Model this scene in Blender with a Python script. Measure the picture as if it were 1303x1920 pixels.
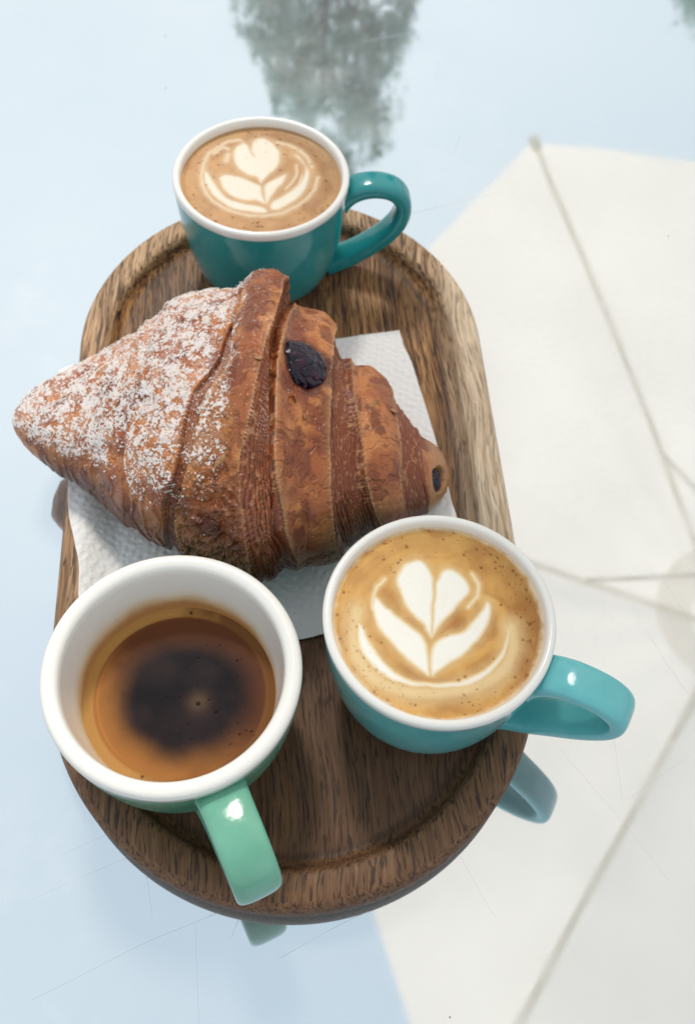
import bpy, bmesh, math, random
import numpy as np
from mathutils import Vector, Matrix
random.seed(7); rng = np.random.default_rng(7)
for o in list(bpy.data.objects): bpy.data.objects.remove(o)
C = bpy.context.scene.collection
SC = bpy.context.scene
R = math.radians
# ------------------------------------------------------------------ camera
CAM_H, PITCH, ROLL, FPX = 0.3973, R(58.948), R(4.289), 1843.66
cd = bpy.data.cameras.new('camera'); cam = bpy.data.objects.new('camera', cd); C.objects.link(cam)
fw = Vector((0, math.cos(PITCH), -math.sin(PITCH))); rt0 = Vector((1, 0, 0)); up0 = rt0.cross(fw)
rt = rt0*math.cos(ROLL) + up0*math.sin(ROLL); up = -rt0*math.sin(ROLL) + up0*math.cos(ROLL)
cam.matrix_world = Matrix(((rt.x, up.x, -fw.x, 0), (rt.y, up.y, -fw.y, 0), (rt.z, up.z, -fw.z, CAM_H), (0, 0, 0, 1)))
cd.sensor_fit = 'VERTICAL'; cd.sensor_height = 36; cd.lens = FPX/1920*36
cd.clip_start = 0.01; cd.clip_end = 500
cd.dof.use_dof = True; cd.dof.focus_distance = 0.345; cd.dof.aperture_fstop = cd.lens/2.3
SC.camera = cam
# ------------------------------------------------------------------ sky and sun
SUN_EL, SUN_AZ = R(56), R(-14)            # azimuth measured from +y towards +x
world = bpy.data.worlds.new('World'); SC.world = world; world.use_nodes = True
wn = world.node_tree; bg = wn.nodes['Background']
sky = wn.nodes.new('ShaderNodeTexSky'); sky.sky_type = 'NISHITA'; sky.sun_disc = False
sky.sun_elevation = SUN_EL; sky.sun_rotation = SUN_AZ
sky.air_density = 1.0; sky.dust_density = 2.0; sky.ozone_density = 1.0
# thin milky cloud veil over the whole dome
tcw = wn.nodes.new('ShaderNodeTexCoord'); nzw = wn.nodes.new('ShaderNodeTexNoise')
nzw.inputs['Scale'].default_value = 2.2; nzw.inputs['Detail'].default_value = 5; nzw.inputs['Roughness'].default_value = .55
mrw = wn.nodes.new('ShaderNodeMapRange'); mrw.inputs[1].default_value = .3; mrw.inputs[2].default_value = .75
mrw.inputs[3].default_value = .88; mrw.inputs[4].default_value = .96
mxw = wn.nodes.new('ShaderNodeMix'); mxw.data_type = 'RGBA'
wn.links.new(tcw.outputs['Generated'], nzw.inputs['Vector']); wn.links.new(nzw.outputs['Fac'], mrw.inputs[0])
wn.links.new(mrw.outputs[0], mxw.inputs[0]); wn.links.new(sky.outputs[0], mxw.inputs[6])
spw = wn.nodes.new('ShaderNodeSeparateXYZ'); wn.links.new(tcw.outputs['Generated'], spw.inputs[0])
mzw = wn.nodes.new('ShaderNodeMapRange'); mzw.inputs[1].default_value = .45; mzw.inputs[2].default_value = 1.0; wn.links.new(spw.outputs[2], mzw.inputs[0])
mcw = wn.nodes.new('ShaderNodeMix'); mcw.data_type = 'RGBA'; wn.links.new(mzw.outputs[0], mcw.inputs[0])      # paler towards the horizon, bluer overhead
mcw.inputs[6].default_value = (6.2, 6.6, 6.65, 1); mcw.inputs[7].default_value = (4.75, 5.45, 5.95, 1); wn.links.new(mcw.outputs[2], mxw.inputs[7])
wn.links.new(mxw.outputs[2], bg.inputs['Color']); bg.inputs['Strength'].default_value = 0.09
sd = bpy.data.lights.new('sun', 'SUN'); sd.energy = 1.7; sd.angle = R(11); sd.color = (1, .93, .82)
sun = bpy.data.objects.new('sun', sd); C.objects.link(sun)
sv = Vector((math.sin(SUN_AZ)*math.cos(SUN_EL), math.cos(SUN_AZ)*math.cos(SUN_EL), math.sin(SUN_EL)))
sun.rotation_euler = sv.to_track_quat('Z', 'Y').to_euler(); sun.location = sv*5
SC.view_settings.view_transform = 'Standard'; SC.view_settings.look = 'None'
SC.view_settings.exposure = 0.61; SC.view_settings.gamma = 1
SC.cycles.max_bounces = 12; SC.cycles.caustics_reflective = False; SC.cycles.caustics_refractive = False
SC.cycles.sample_clamp_indirect = 6

# ------------------------------------------------------------------ helpers
def tag(o, label=None, cat=None, group=None, kind=None):
    for k, v in (('label', label), ('category', cat), ('group', group), ('kind', kind)):
        if v: o[k] = v
    return o
def empty(name, loc=(0, 0, 0), rz=0):
    o = bpy.data.objects.new(name, None); o.location = loc; o.rotation_euler = (0, 0, rz); o.empty_display_size = .02
    C.objects.link(o); return o
def mesh_np(name, V, F, mat, parent=None, smooth=True, attrs=None):
    """V (n,3); F (m,k) index array; attrs: name -> (n,) float or (n,3) colour on points"""
    me = bpy.data.meshes.new(name); V = np.asarray(V, np.float32)
    if isinstance(F, np.ndarray) and F.ndim == 2:
        k = F.shape[1]; me.vertices.add(len(V)); me.vertices.foreach_set('co', V.ravel())
        me.loops.add(F.size); me.loops.foreach_set('vertex_index', F.astype(np.int32).ravel())
        me.polygons.add(len(F)); me.polygons.foreach_set('loop_start', np.arange(0, F.size, k, dtype=np.int32))
        me.polygons.foreach_set('loop_total', np.full(len(F), k, np.int32))
        me.update(calc_edges=True)
    else:
        me.from_pydata([tuple(map(float, v)) for v in V], [], [tuple(map(int, f)) for f in F])
    me.validate()
    if smooth: me.polygons.foreach_set('use_smooth', np.ones(len(me.polygons), bool))
    for an, a in (attrs or {}).items():
        a = np.asarray(a, np.float32)
        if a.ndim == 1:
            at = me.attributes.new(an, 'FLOAT', 'POINT'); at.data.foreach_set('value', a)
        else:
            at = me.attributes.new(an, 'FLOAT_COLOR', 'POINT'); at.data.foreach_set('color', np.concatenate([a, np.ones((len(a), 1), np.float32)], 1).ravel())
    for m in (mat if isinstance(mat, (list, tuple)) else [mat]): me.materials.append(m)
    o = bpy.data.objects.new(name, me); C.objects.link(o); o.parent = parent
    return o
def grid_faces(nu, nv, wrap=False):
    i = np.arange(nu-1)[:, None]; j = np.arange(nv if wrap else nv-1)[None, :]; j2 = (j+1) % nv
    return np.stack([i*nv+j, (i+1)*nv+j, (i+1)*nv+j2, i*nv+j2], -1).reshape(-1, 4)
# value noise
def _h(ix, iy, iz, s):
    n = (ix*374761393 + iy*668265263 + iz*2147483647 + s*974634777) & 0xffffffff
    n = ((n ^ (n >> 13))*1274126177) & 0xffffffff
    n = n ^ (n >> 16)
    return (n & 0xffff)/65535.0
def vn(P, s=0):
    P = np.asarray(P, float); i = np.floor(P).astype(np.int64); f = P-i; f = f*f*(3-2*f)
    x, y, z = i[..., 0], i[..., 1], i[..., 2]; fx, fy, fz = f[..., 0], f[..., 1], f[..., 2]
    r = 0
    for a in (0, 1):
        for b in (0, 1):
            for c in (0, 1):
                r = r + _h(x+a, y+b, z+c, s)*(fx if a else 1-fx)*(fy if b else 1-fy)*(fz if c else 1-fz)
    return r
def fbm(P, o=4, s=0, g=.5):
    P = np.asarray(P, float); a = 1.; r = 0; t = 0
    for k in range(o):
        r = r + a*vn(P+17.3*k, s+k); t += a; a *= g; P = P*2.03
    return r/t
def ss(a, b, x):
    t = np.clip((x-a)/(b-a), 0, 1); return t*t*(3-2*t)
# materials
def mat(name):
    m = bpy.data.materials.new(name); m.use_nodes = True; nt = m.node_tree
    return m, nt, nt.nodes['Principled BSDF']
def N(nt, t, **kw):
    n = nt.nodes.new(t)
    for k, v in kw.items():
        if k.startswith('i_'): n.inputs[k[2:].replace('_', ' ')].default_value = v
        elif k.startswith('n'): n.inputs[int(k[1:])].default_value = v
        else: setattr(n, k, v)
    return n
def ramp(nt, fac, stops):
    r = nt.nodes.new('ShaderNodeValToRGB'); e = r.color_ramp.elements
    while len(e) > 1: e.remove(e[-1])
    for k, (p, c) in enumerate(stops):
        el = e[0] if k == 0 else e.new(p)
        el.position = p; el.color = (*c, 1) if len(c) == 3 else c
    nt.links.new(fac, r.inputs[0]); return r.outputs[0]
def bump(nt, h, strength, dist, bs, prev=None):
    b = N(nt, 'ShaderNodeBump'); b.inputs['Strength'].default_value = strength; b.inputs['Distance'].default_value = dist
    nt.links.new(h, b.inputs['Height'])
    if prev is not None: nt.links.new(prev, b.inputs['Normal'])
    if bs is not None: nt.links.new(b.outputs[0], bs.inputs['Normal'])
    return b.outputs[0]
def mapped(nt, scale, rot=(0, 0, 0), coord='Object', warp=None):
    tc = N(nt, 'ShaderNodeTexCoord'); mp = N(nt, 'ShaderNodeMapping')
    mp.inputs['Scale'].default_value = scale; mp.inputs['Rotation'].default_value = rot
    src = tc.outputs[coord]
    if warp is not None:
        ad = N(nt, 'ShaderNodeVectorMath', operation='ADD'); nt.links.new(src, ad.inputs[0]); nt.links.new(warp, ad.inputs[1]); src = ad.outputs[0]
    nt.links.new(src, mp.inputs['Vector']); return mp.outputs[0]
def mixc(nt, f, a, b, mode='MIX'):
    m = N(nt, 'ShaderNodeMix', data_type='RGBA', blend_type=mode)
    for sock, v in ((m.inputs[0], f), (m.inputs[6], a), (m.inputs[7], b)):
        if hasattr(v, 'is_output'): nt.links.new(v, sock)
        elif isinstance(v, (int, float)): sock.default_value = v
        else: sock.default_value = (*v, 1)
    return m.outputs[2]
def math_(nt, op, a, b=None, c=None, clamp=False):
    m = N(nt, 'ShaderNodeMath', operation=op); m.use_clamp = clamp
    for k, v in enumerate((a, b, c)):
        if v is None: continue
        if hasattr(v, 'is_output'): nt.links.new(v, m.inputs[k])
        else: m.inputs[k].default_value = v
    return m.outputs[0]
def maprange(nt, v, a, b, c, d):
    m = N(nt, 'ShaderNodeMapRange', n1=a, n2=b, n3=c, n4=d); nt.links.new(v, m.inputs[0]); return m.outputs[0]
def noise(nt, vec, scale, detail=4, rough=.5):
    n = N(nt, 'ShaderNodeTexNoise', i_Scale=scale, i_Detail=detail, i_Roughness=rough)
    nt.links.new(vec, n.inputs['Vector']); return n.outputs['Fac']
def attr(nt, name):
    a = N(nt, 'ShaderNodeAttribute', attribute_name=name); return a
ART_R=( [[[-0.059, 0.396], [-0.104, 0.531], [-0.181, 0.615], [-0.268, 0.602], [-0.352, 0.524], [-0.398, 0.423], [-0.4, 0.34], [-0.373, 0.26], [-0.301, 0.104], [-0.213, 0.004], [-0.139, -0.069], [-0.089, -0.156], [-0.069, -0.194], [-0.056, -0.141], [-0.061, -0.01], [-0.057, 0.178]], [[-0.027, 0.399], [0.021, 0.5], [0.108, 0.544], [0.195, 0.501], [0.257, 0.436], [0.29, 0.356], [0.258, 0.258], [0.173, 0.156], [0.101, 0.057], [0.029, -0.042], [-0.025, -0.125], [-0.055, -0.192], [-0.05, -0.035], [-0.047, 0.178], [-0.033, 0.316]], [[-0.507, 0.087], [-0.604, 0.186], [-0.626, 0.13], [-0.633, 0.076], [-0.604, -0.028], [-0.544, -0.154], [-0.469, -0.239], [-0.369, -0.346], [-0.247, -0.463], [-0.151, -0.531], [-0.085, -0.57], [-0.077, -0.5], [-0.084, -0.374], [-0.105, -0.274], [-0.16, -0.175], [-0.258, -0.105], [-0.382, -0.01], [-0.458, 0.064]], [[-0.061, -0.568], [-0.065, -0.398], [-0.05, -0.295], [0.008, -0.213], [0.127, -0.152], [0.247, -0.09], [0.343, 0.023], [0.416, 0.136], [0.466, 0.221], [0.495, 0.169], [0.484, 0.062], [0.439, -0.074], [0.343, -0.212], [0.224, -0.35], [0.083, -0.462], [-0.01, -0.532]], [[-0.751, -0.106], [-0.701, -0.141], [-0.646, -0.266], [-0.569, -0.388], [-0.482, -0.482], [-0.409, -0.551], [-0.289, -0.616], [-0.172, -0.644], [-0.078, -0.649], [0.061, -0.638], [0.225, -0.6], [0.365, -0.527], [0.46, -0.457], [0.556, -0.348], [0.617, -0.216], [0.656, -0.056], [0.669, -0.029], [0.654, -0.187], [0.603, -0.345], [0.507, -0.478], [0.365, -0.601], [0.202, -0.656], [0.039, -0.684], [-0.124, -0.682], [-0.264, -0.676], [-0.405, -0.65], [-0.549, -0.562], [-0.672, -0.447], [-0.74, -0.3]]] , [([[-0.52, 0.385], [-0.595, 0.296], [-0.627, 0.157], [-0.627, 0.05]], 0.02), ([[0.319, 0.511], [0.381, 0.405], [0.368, 0.267], [0.282, 0.152]], 0.022), ([[0.681, -0.028], [0.7, -0.235], [0.625, -0.444], [0.459, -0.582], [0.225, -0.686], [-0.053, -0.745], [-0.285, -0.739], [-0.473, -0.692], [-0.641, -0.595], [-0.743, -0.453], [-0.793, -0.201], [-0.77, 0.012]], 0.066)] )
ART_B=( [[[-0.13, 0.433], [-0.188, 0.528], [-0.192, 0.664], [-0.153, 0.76], [-0.06, 0.791], [0.058, 0.721], [0.154, 0.587], [0.186, 0.407], [0.162, 0.244], [0.081, 0.115], [0.014, -0.01], [-0.01, -0.04], [-0.075, 0.059], [-0.185, 0.086], [-0.29, 0.174], [-0.374, 0.305], [-0.407, 0.463], [-0.381, 0.589], [-0.307, 0.659], [-0.235, 0.626], [-0.188, 0.528]], [[-0.522, -0.01], [-0.451, 0.057], [-0.287, 0.035], [-0.145, -0.027], [-0.046, -0.075], [0.013, -0.127], [0.041, -0.259], [0.096, -0.405], [-0.027, -0.362], [-0.158, -0.376], [-0.295, -0.334], [-0.427, -0.233], [-0.494, -0.124]], [[0.05, -0.104], [0.095, -0.021], [0.193, 0.069], [0.294, 0.139], [0.279, 0.019], [0.213, -0.125], [0.15, -0.285], [0.109, -0.404], [0.067, -0.256]], [[0.161, -0.398], [0.232, -0.315], [0.352, -0.187], [0.447, -0.06], [0.513, 0.104], [0.539, 0.265], [0.502, 0.382], [0.424, 0.495], [0.368, 0.509], [0.458, 0.417], [0.566, 0.268], [0.593, 0.112], [0.556, -0.087], [0.491, -0.249], [0.372, -0.395], [0.251, -0.502], [0.171, -0.492]], [[-0.718, 0.087], [-0.646, 0.016], [-0.591, -0.096], [-0.492, -0.24], [-0.371, -0.361], [-0.204, -0.43], [-0.017, -0.455], [0.106, -0.499], [0.113, -0.561], [-0.056, -0.572], [-0.269, -0.539], [-0.439, -0.444], [-0.592, -0.289], [-0.691, -0.107]]] , [([[-0.307, 0.659], [-0.371, 0.727], [-0.503, 0.679], [-0.625, 0.561], [-0.716, 0.428], [-0.756, 0.222], [-0.752, 0.004], [-0.693, -0.223], [-0.576, -0.402], [-0.429, -0.518], [-0.262, -0.594], [-0.075, -0.63], [0.106, -0.618], [0.308, -0.552], [0.48, -0.421], [0.597, -0.256], [0.675, -0.074], [0.699, 0.124]], 0.026), ([[-0.485, 0.536], [-0.557, 0.569], [-0.663, 0.434]], 0.029), ([[0.126, 0.729], [0.267, 0.703], [0.413, 0.616], [0.534, 0.487], [0.608, 0.313]], 0.026), ([[0.318, -0.113], [0.387, 0.011], [0.426, 0.173], [0.411, 0.331]], 0.02), ([[0.378, -0.184], [0.47, -0.019], [0.496, 0.141]], 0.02), ([[-0.472, 0.435], [-0.483, 0.312]], 0.041)] )
VEIL0, VEIL1, TRANS = .12, .20, .76
# ------------------------------------------------------------------ ground far below the table top
GZ = -0.75
m_ground, nt, bs = mat('grey_paving'); f = noise(nt, mapped(nt, (1, 1, 1)), 3, 6)
nt.links.new(ramp(nt, f, [(0, (.17, .165, .155)), (1, (.29, .28, .265))]), bs.inputs['Base Color']); bs.inputs['Roughness'].default_value = .9
tag(mesh_np('ground', [(-120, -120, GZ), (120, -120, GZ), (120, 120, GZ), (-120, 120, GZ)], [(0, 1, 2, 3)], m_ground, smooth=False), kind='structure')

# ------------------------------------------------------------------ mirror-polished café table
m_table, nt, bs = mat('scratched_mirror_steel')
co = mapped(nt, (1, 1, 1))
dust = noise(nt, co, 9, 5, .6); sm = noise(nt, co, 55, 6, .65)
def hair(rot, off, thr, sc=420, st=2.2):
    tc = N(nt, 'ShaderNodeTexCoord'); mp = N(nt, 'ShaderNodeMapping', vector_type='TEXTURE')
    mp.inputs['Rotation'].default_value = (0, 0, rot); mp.inputs['Location'].default_value = (off, off*.7, 0)
    mp.inputs['Scale'].default_value = (1/st, 1/sc, 1)
    nt.links.new(tc.outputs['Object'], mp.inputs['Vector'])
    n = N(nt, 'ShaderNodeTexNoise', i_Scale=1, i_Detail=1, i_Roughness=.4); nt.links.new(mp.outputs[0], n.inputs['Vector'])
    return maprange(nt, n.outputs['Fac'], thr, thr+.03, 0, 1)
hs = None
for k, (a, thr) in enumerate(((.42, .80), (2.0, .81), (2.62, .82), (1.35, .82), (.9, .81), (2.9, .81))):
    h = hair(a, 3.1*k, thr, 330, 3.0+k); hs = h if hs is None else math_(nt, 'MAXIMUM', hs, h)
# a few long individual scratches: signed distance to line segments on the table top
sep = N(nt, 'ShaderNodeSeparateXYZ'); tcs = N(nt, 'ShaderNodeTexCoord'); nt.links.new(tcs.outputs['Object'], sep.inputs[0])
wob = math_(nt, 'MULTIPLY', math_(nt, 'SUBTRACT', noise(nt, co, 14, 1), .5), .006)
def seg(x0, y0, x1, y1, w):
    L = math.hypot(x1-x0, y1-y0); ux, uy = (x1-x0)/L, (y1-y0)/L
    dx = math_(nt, 'SUBTRACT', sep.outputs[0], x0); dy = math_(nt, 'SUBTRACT', sep.outputs[1], y0)
    s = math_(nt, 'ADD', math_(nt, 'MULTIPLY', dx, ux), math_(nt, 'MULTIPLY', dy, uy))
    d = math_(nt, 'ABSOLUTE', math_(nt, 'ADD', math_(nt, 'SUBTRACT', math_(nt, 'MULTIPLY', dx, uy), math_(nt, 'MULTIPLY', dy, ux)), wob))
    a = math_(nt, 'LESS_THAN', d, w)
    b = math_(nt, 'MULTIPLY', math_(nt, 'GREATER_THAN', s, 0), math_(nt, 'LESS_THAN', s, L))
    return math_(nt, 'MULTIPLY', a, b)
SCR = [(-0.0999, 0.0252, -0.0366, 0.0597, 0.00013), (-0.1075, 0.0581, -0.0752, 0.0764, 9e-05), (-0.1, 0.0756, -0.085, 0.0847, 0.0001), (-0.0664, 0.0709, -0.0624, 0.056, 9e-05), (-0.0454, 0.0546, -0.0398, 0.0215, 9e-05), (-0.0317, 0.0507, -0.0297, 0.0579, 0.00011), (-0.0132, 0.0454, 0.0199, 0.0637, 0.0001), (0.0543, 0.0865, 0.0678, 0.0638, 7e-05), (0.0942, 0.1348, 0.1358, 0.0828, 7e-05), (0.1182, 0.1389, 0.1193, 0.1134, 7e-05), (-0.052, 0.5389, 0.0065, 0.5624, 0.00012), (0.1227, 0.1132, 0.1488, 0.1328, 8e-05), (0.1363, 0.1899, 0.1521, 0.1611, 0.0001), (0.1463, 0.2175, 0.158, 0.1917, 0.0001), (0.0365, 0.5905, 0.0352, 0.568, 0.0001)]
for q in SCR:
    hs = math_(nt, 'MAXIMUM', hs, seg(*q))
gl = N(nt, 'ShaderNodeBsdfGlossy'); tint_table = mixc(nt, math_(nt, 'MULTIPLY', hs, .38), (.83, .905, .965), (.40, .44, .48))
vs = N(nt, 'ShaderNodeTexVoronoi', i_Scale=38.); nt.links.new(co, vs.inputs['Vector']); spk = math_(nt, 'MULTIPLY', math_(nt, 'LESS_THAN', vs.outputs['Distance'], .022), math_(nt, 'GREATER_THAN', N(nt, 'ShaderNodeSeparateColor').outputs[0], .5))
sc_ = nt.nodes[-1] if False else [n for n in nt.nodes if n.bl_idname == 'ShaderNodeSeparateColor'][0]; nt.links.new(vs.outputs['Color'], sc_.inputs[0])
nt.links.new(math_(nt, 'ADD', maprange(nt, sm, .35, .75, .018, .065), math_(nt, 'MULTIPLY', hs, .08)), gl.inputs['Roughness'])
b1 = bump(nt, noise(nt, co, 6, 2), .05, .004, None); b2 = bump(nt, hs, .12, .0001, None, b1)
nt.links.new(b2, gl.inputs['Normal'])
nt.links.new(mixc(nt, math_(nt, 'MULTIPLY', spk, .8), tint_table, (.05, .05, .05)), gl.inputs['Color'])
df = N(nt, 'ShaderNodeBsdfDiffuse'); df.inputs['Color'].default_value = (.80, .82, .82, 1)
mx = N(nt, 'ShaderNodeMixShader'); nt.links.new(math_(nt, 'ADD', maprange(nt, dust, .35, .7, VEIL0, VEIL1), maprange(nt, math_(nt, 'MULTIPLY', noise(nt, co, 24, 6, .7), noise(nt, co, 3.1, 2)), .27, .42, 0, .14)), mx.inputs[0])
nt.links.new(gl.outputs[0], mx.inputs[1]); nt.links.new(df.outputs[0], mx.inputs[2])
nt.links.new(mx.outputs[0], nt.nodes['Material Output'].inputs['Surface'])
m_steel, nt, bs = mat('brushed_steel'); bs.inputs['Metallic'].default_value = 1; bs.inputs['Roughness'].default_value = .3; bs.inputs['Base Color'].default_value = (.6, .6, .6, 1)

table = tag(empty('cafe_table', (0.02, .25, GZ)), 'mirror bright scratched steel table top reflecting sky and parasol under the wooden tray', 'table')
def rel(o, p):   # keep world coordinates while parenting
    o.parent = p; o.matrix_parent_inverse = Matrix.Translation(p.location).inverted(); return o
def rrect(cx, cy, hx, hy, r, n=10):
    out = []
    for k, (sx, sy, a0) in enumerate(((1, 1, 0), (-1, 1, 90), (-1, -1, 180), (1, -1, 270))):
        for i in range(n+1):
            a = R(a0+90*i/n); out.append((cx+sx*(hx-r)+r*math.cos(a), cy+sy*(hy-r)+r*math.sin(a)))
    return out
ol = rrect(.02, .25, .66, .66, .07); n = len(ol)
V = []; 
for (ins, z) in ((.02, -.018), (.003, -.018), (0, -.014), (0, -.003), (.003, 0)):
    cx, cy = .02, .25; s = 1-ins/.66
    V += [(cx+(x-cx)*s, cy+(y-cy)*s, z) for x, y in ol]
F = [(k*n+i, k*n+(i+1) % n, (k+1)*n+(i+1) % n, (k+1)*n+i) for k in range(4) for i in range(n)]
F.append(tuple(range(4*n, 5*n))); F.append(tuple(reversed(range(n))))
rel(mesh_np('table_top', V, F, m_table, smooth=False), table)
def lathe(prof, n=48, cx=0, cy=0, cz=0):
    a = np.arange(n)*2*np.pi/n; P = np.array(prof, float)
    V = np.stack([cx+P[:, 0:1]*np.cos(a), cy+P[:, 0:1]*np.sin(a), cz+P[:, 1:2]+0*a], -1).reshape(-1, 3)
    return V, grid_faces(len(P), n, True)[:, ::-1]
V, F = lathe([(.001, 0), (.05, 0), (.05, .012), (.028, .02), (.028, .715), (.09, .728), (.09, .731), (.001, .731)], 32, .02, .25, GZ); rel(mesh_np('pedestal', V, F, m_steel), table)
V, F = lathe([(.001, .002), (.24, .002), (.245, .01), (.05, .03), (.001, .03)], 48, .02, .25, GZ); rel(mesh_np('base_plate', V, F, m_steel), table)

# ------------------------------------------------------------------ wooden tray (stadium outline, yawed)
TX, TY, YAW, TW, TL, TN = -.0283, .2441, .1294, .1007, .0841, 1.0193
cyw, syw = math.cos(YAW), math.sin(YAW)
def tray_outline(off, m=160):
    pts = []
    w, h = TW-off, TW*TN-off
    for sgn in (1, -1):
        for i in range(m):
            a = math.pi*i/(m-1) + (0 if sgn > 0 else math.pi)
            pts.append((w*math.cos(a), h*math.sin(a)+sgn*TL))
        # straight run
        x = -w if sgn > 0 else w
        for i in range(1, 30):
            y = sgn*TL*(1-2*i/30); pts.append((x, y))
    return pts
TZ = .0185; FZ = .0112
prof = [(.012, .0), (.0048, .0), (.0022, .0016), (.0018, .0030), (.0010, .0044), (.0000, .0070), (.0, .0125), (.0006, .0155), (.0018, .0174), (.0036, TZ), (.0060, TZ+.0002), (.0100, TZ+.0001), (.0128, TZ-.0002),
        (.0142, TZ-.0010), (.0152, TZ-.0024), (.0160, TZ-.0042), (.0170, FZ+.0014), (.0186, FZ+.0002), (.0205, FZ-.0004), (.0230, FZ), (.028, FZ)]
V = []; 
for off, z in prof:
    V += [(x, y, z) for x, y in tray_outline(off)]
n = len(tray_outline(0)); K = len(prof)
F = [(k*n+i, k*n+(i+1) % n, (k+1)*n+(i+1) % n, (k+1)*n+i) for k in range(K-1) for i in range(n)]
F.append(tuple(range((K-1)*n, K*n))); F.append(tuple(reversed(range(n))))
m_wood, nt, bs = mat('oiled_acacia')
co0 = mapped(nt, (1, 1, 1)); wv = N(nt, 'ShaderNodeTexNoise', i_Scale=9, i_Detail=2); nt.links.new(co0, wv.inputs['Vector'])
ws = N(nt, 'ShaderNodeVectorMath', operation='MULTIPLY'); nt.links.new(wv.outputs['Color'], ws.inputs[0]); ws.inputs[1].default_value = (.022, 0, .01)
streak = math_(nt, 'ADD', math_(nt, 'MULTIPLY', noise(nt, mapped(nt, (1, .030, 1), warp=ws.outputs[0]), 420, 5, .62), .58), math_(nt, 'MULTIPLY', noise(nt, mapped(nt, (1, .035, 1), warp=ws.outputs[0]), 980, 3, .6), .42))
fine = noise(nt, mapped(nt, (1, .045, 1), warp=ws.outputs[0]), 1100, 3, .6)
pore = noise(nt, mapped(nt, (1, .085, 1), warp=ws.outputs[0]), 1050, 2, .45)
pore2 = noise(nt, mapped(nt, (1, .05, 1), warp=ws.outputs[0]), 480, 3, .5)
big = noise(nt, mapped(nt, (1, .30, 1)), 16, 4, .55)
base = ramp(nt, streak, [(.37, (.035, .017, .014)), (.445, (.18, .075, .028)), (.50, (.42, .20, .072)), (.60, (.60, .32, .13))])
base = mixc(nt, maprange(nt, big, .48, .62, 0, .7), base, mixc(nt, streak, (.030, .022, .022), (.23, .12, .065)))
sp = N(nt, 'ShaderNodeSeparateXYZ'); nt.links.new(co0, sp.inputs[0])
wx = math_(nt, 'ADD', sp.outputs[0], math_(nt, 'MULTIPLY', math_(nt, 'SUBTRACT', big, .5), .02))
sap = math_(nt, 'MULTIPLY', maprange(nt, wx, .079, .090, 0, 1), maprange(nt, sp.outputs[1], -.13, -.03, 0, 1))
sapc = ramp(nt, streak, [(.36, (.50, .33, .20)), (.5, (.80, .62, .44)), (.62, (.90, .76, .58))])
rimz = maprange(nt, sp.outputs[2], FZ+.003, TZ-.002, 0, 1)
worn = ramp(nt, streak, [(.36, (.10, .052, .028)), (.45, (.36, .21, .11)), (.60, (.62, .42, .25))])
base = mixc(nt, math_(nt, 'MULTIPLY', rimz, .8), base, worn)
base = mixc(nt, maprange(nt, sp.outputs[1], .03, -.12, 0, .86), base, mixc(nt, streak, (.022, .013, .012), (.27, .120, .052)))  # darker near end: oil, plus viewer-side shade mixed into the wood colour
base = mixc(nt, math_(nt, 'MULTIPLY', sap, .8), base, sapc)
pm = math_(nt, 'MAXIMUM', maprange(nt, pore, .57, .64, 0, .8), maprange(nt, pore2, .59, .68, 0, .75))
pm = math_(nt, 'MULTIPLY', pm, maprange(nt, sap, 0, 1, 1, .5))
base = mixc(nt, pm, base, (.028, .017, .014))
base = mixc(nt, maprange(nt, fine, .38, .66, 0, .55), base, mixc(nt, .55, base, (.03, .018, .012)))
gr = maprange(nt, sp.outputs[2], FZ-.0003, FZ+.0002, .55, 0)
base = mixc(nt, gr, base, (.03, .018, .012))
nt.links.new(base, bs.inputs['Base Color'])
nt.links.new(maprange(nt, streak, .3, .7, .62, .46), bs.inputs['Roughness']); bs.inputs['Specular IOR Level'].default_value = .3
bb = bump(nt, pm, .5, -.0003, None); bump(nt, fine, .35, .0003, bs, bb)
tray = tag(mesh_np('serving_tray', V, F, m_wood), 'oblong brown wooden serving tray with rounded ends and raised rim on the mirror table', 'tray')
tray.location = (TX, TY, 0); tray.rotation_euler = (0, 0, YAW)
tray.modifiers.new('edge', 'EDGE_SPLIT').split_angle = R(60)

def tray_sd(X, Y):     # distance inside the tray outline (positive = inside)
    lx = (X-TX)*cyw+(Y-TY)*syw; ly = -(X-TX)*syw+(Y-TY)*cyw
    return TW-np.sqrt(lx**2+np.maximum(0, np.abs(ly)-TL)**2)

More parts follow.
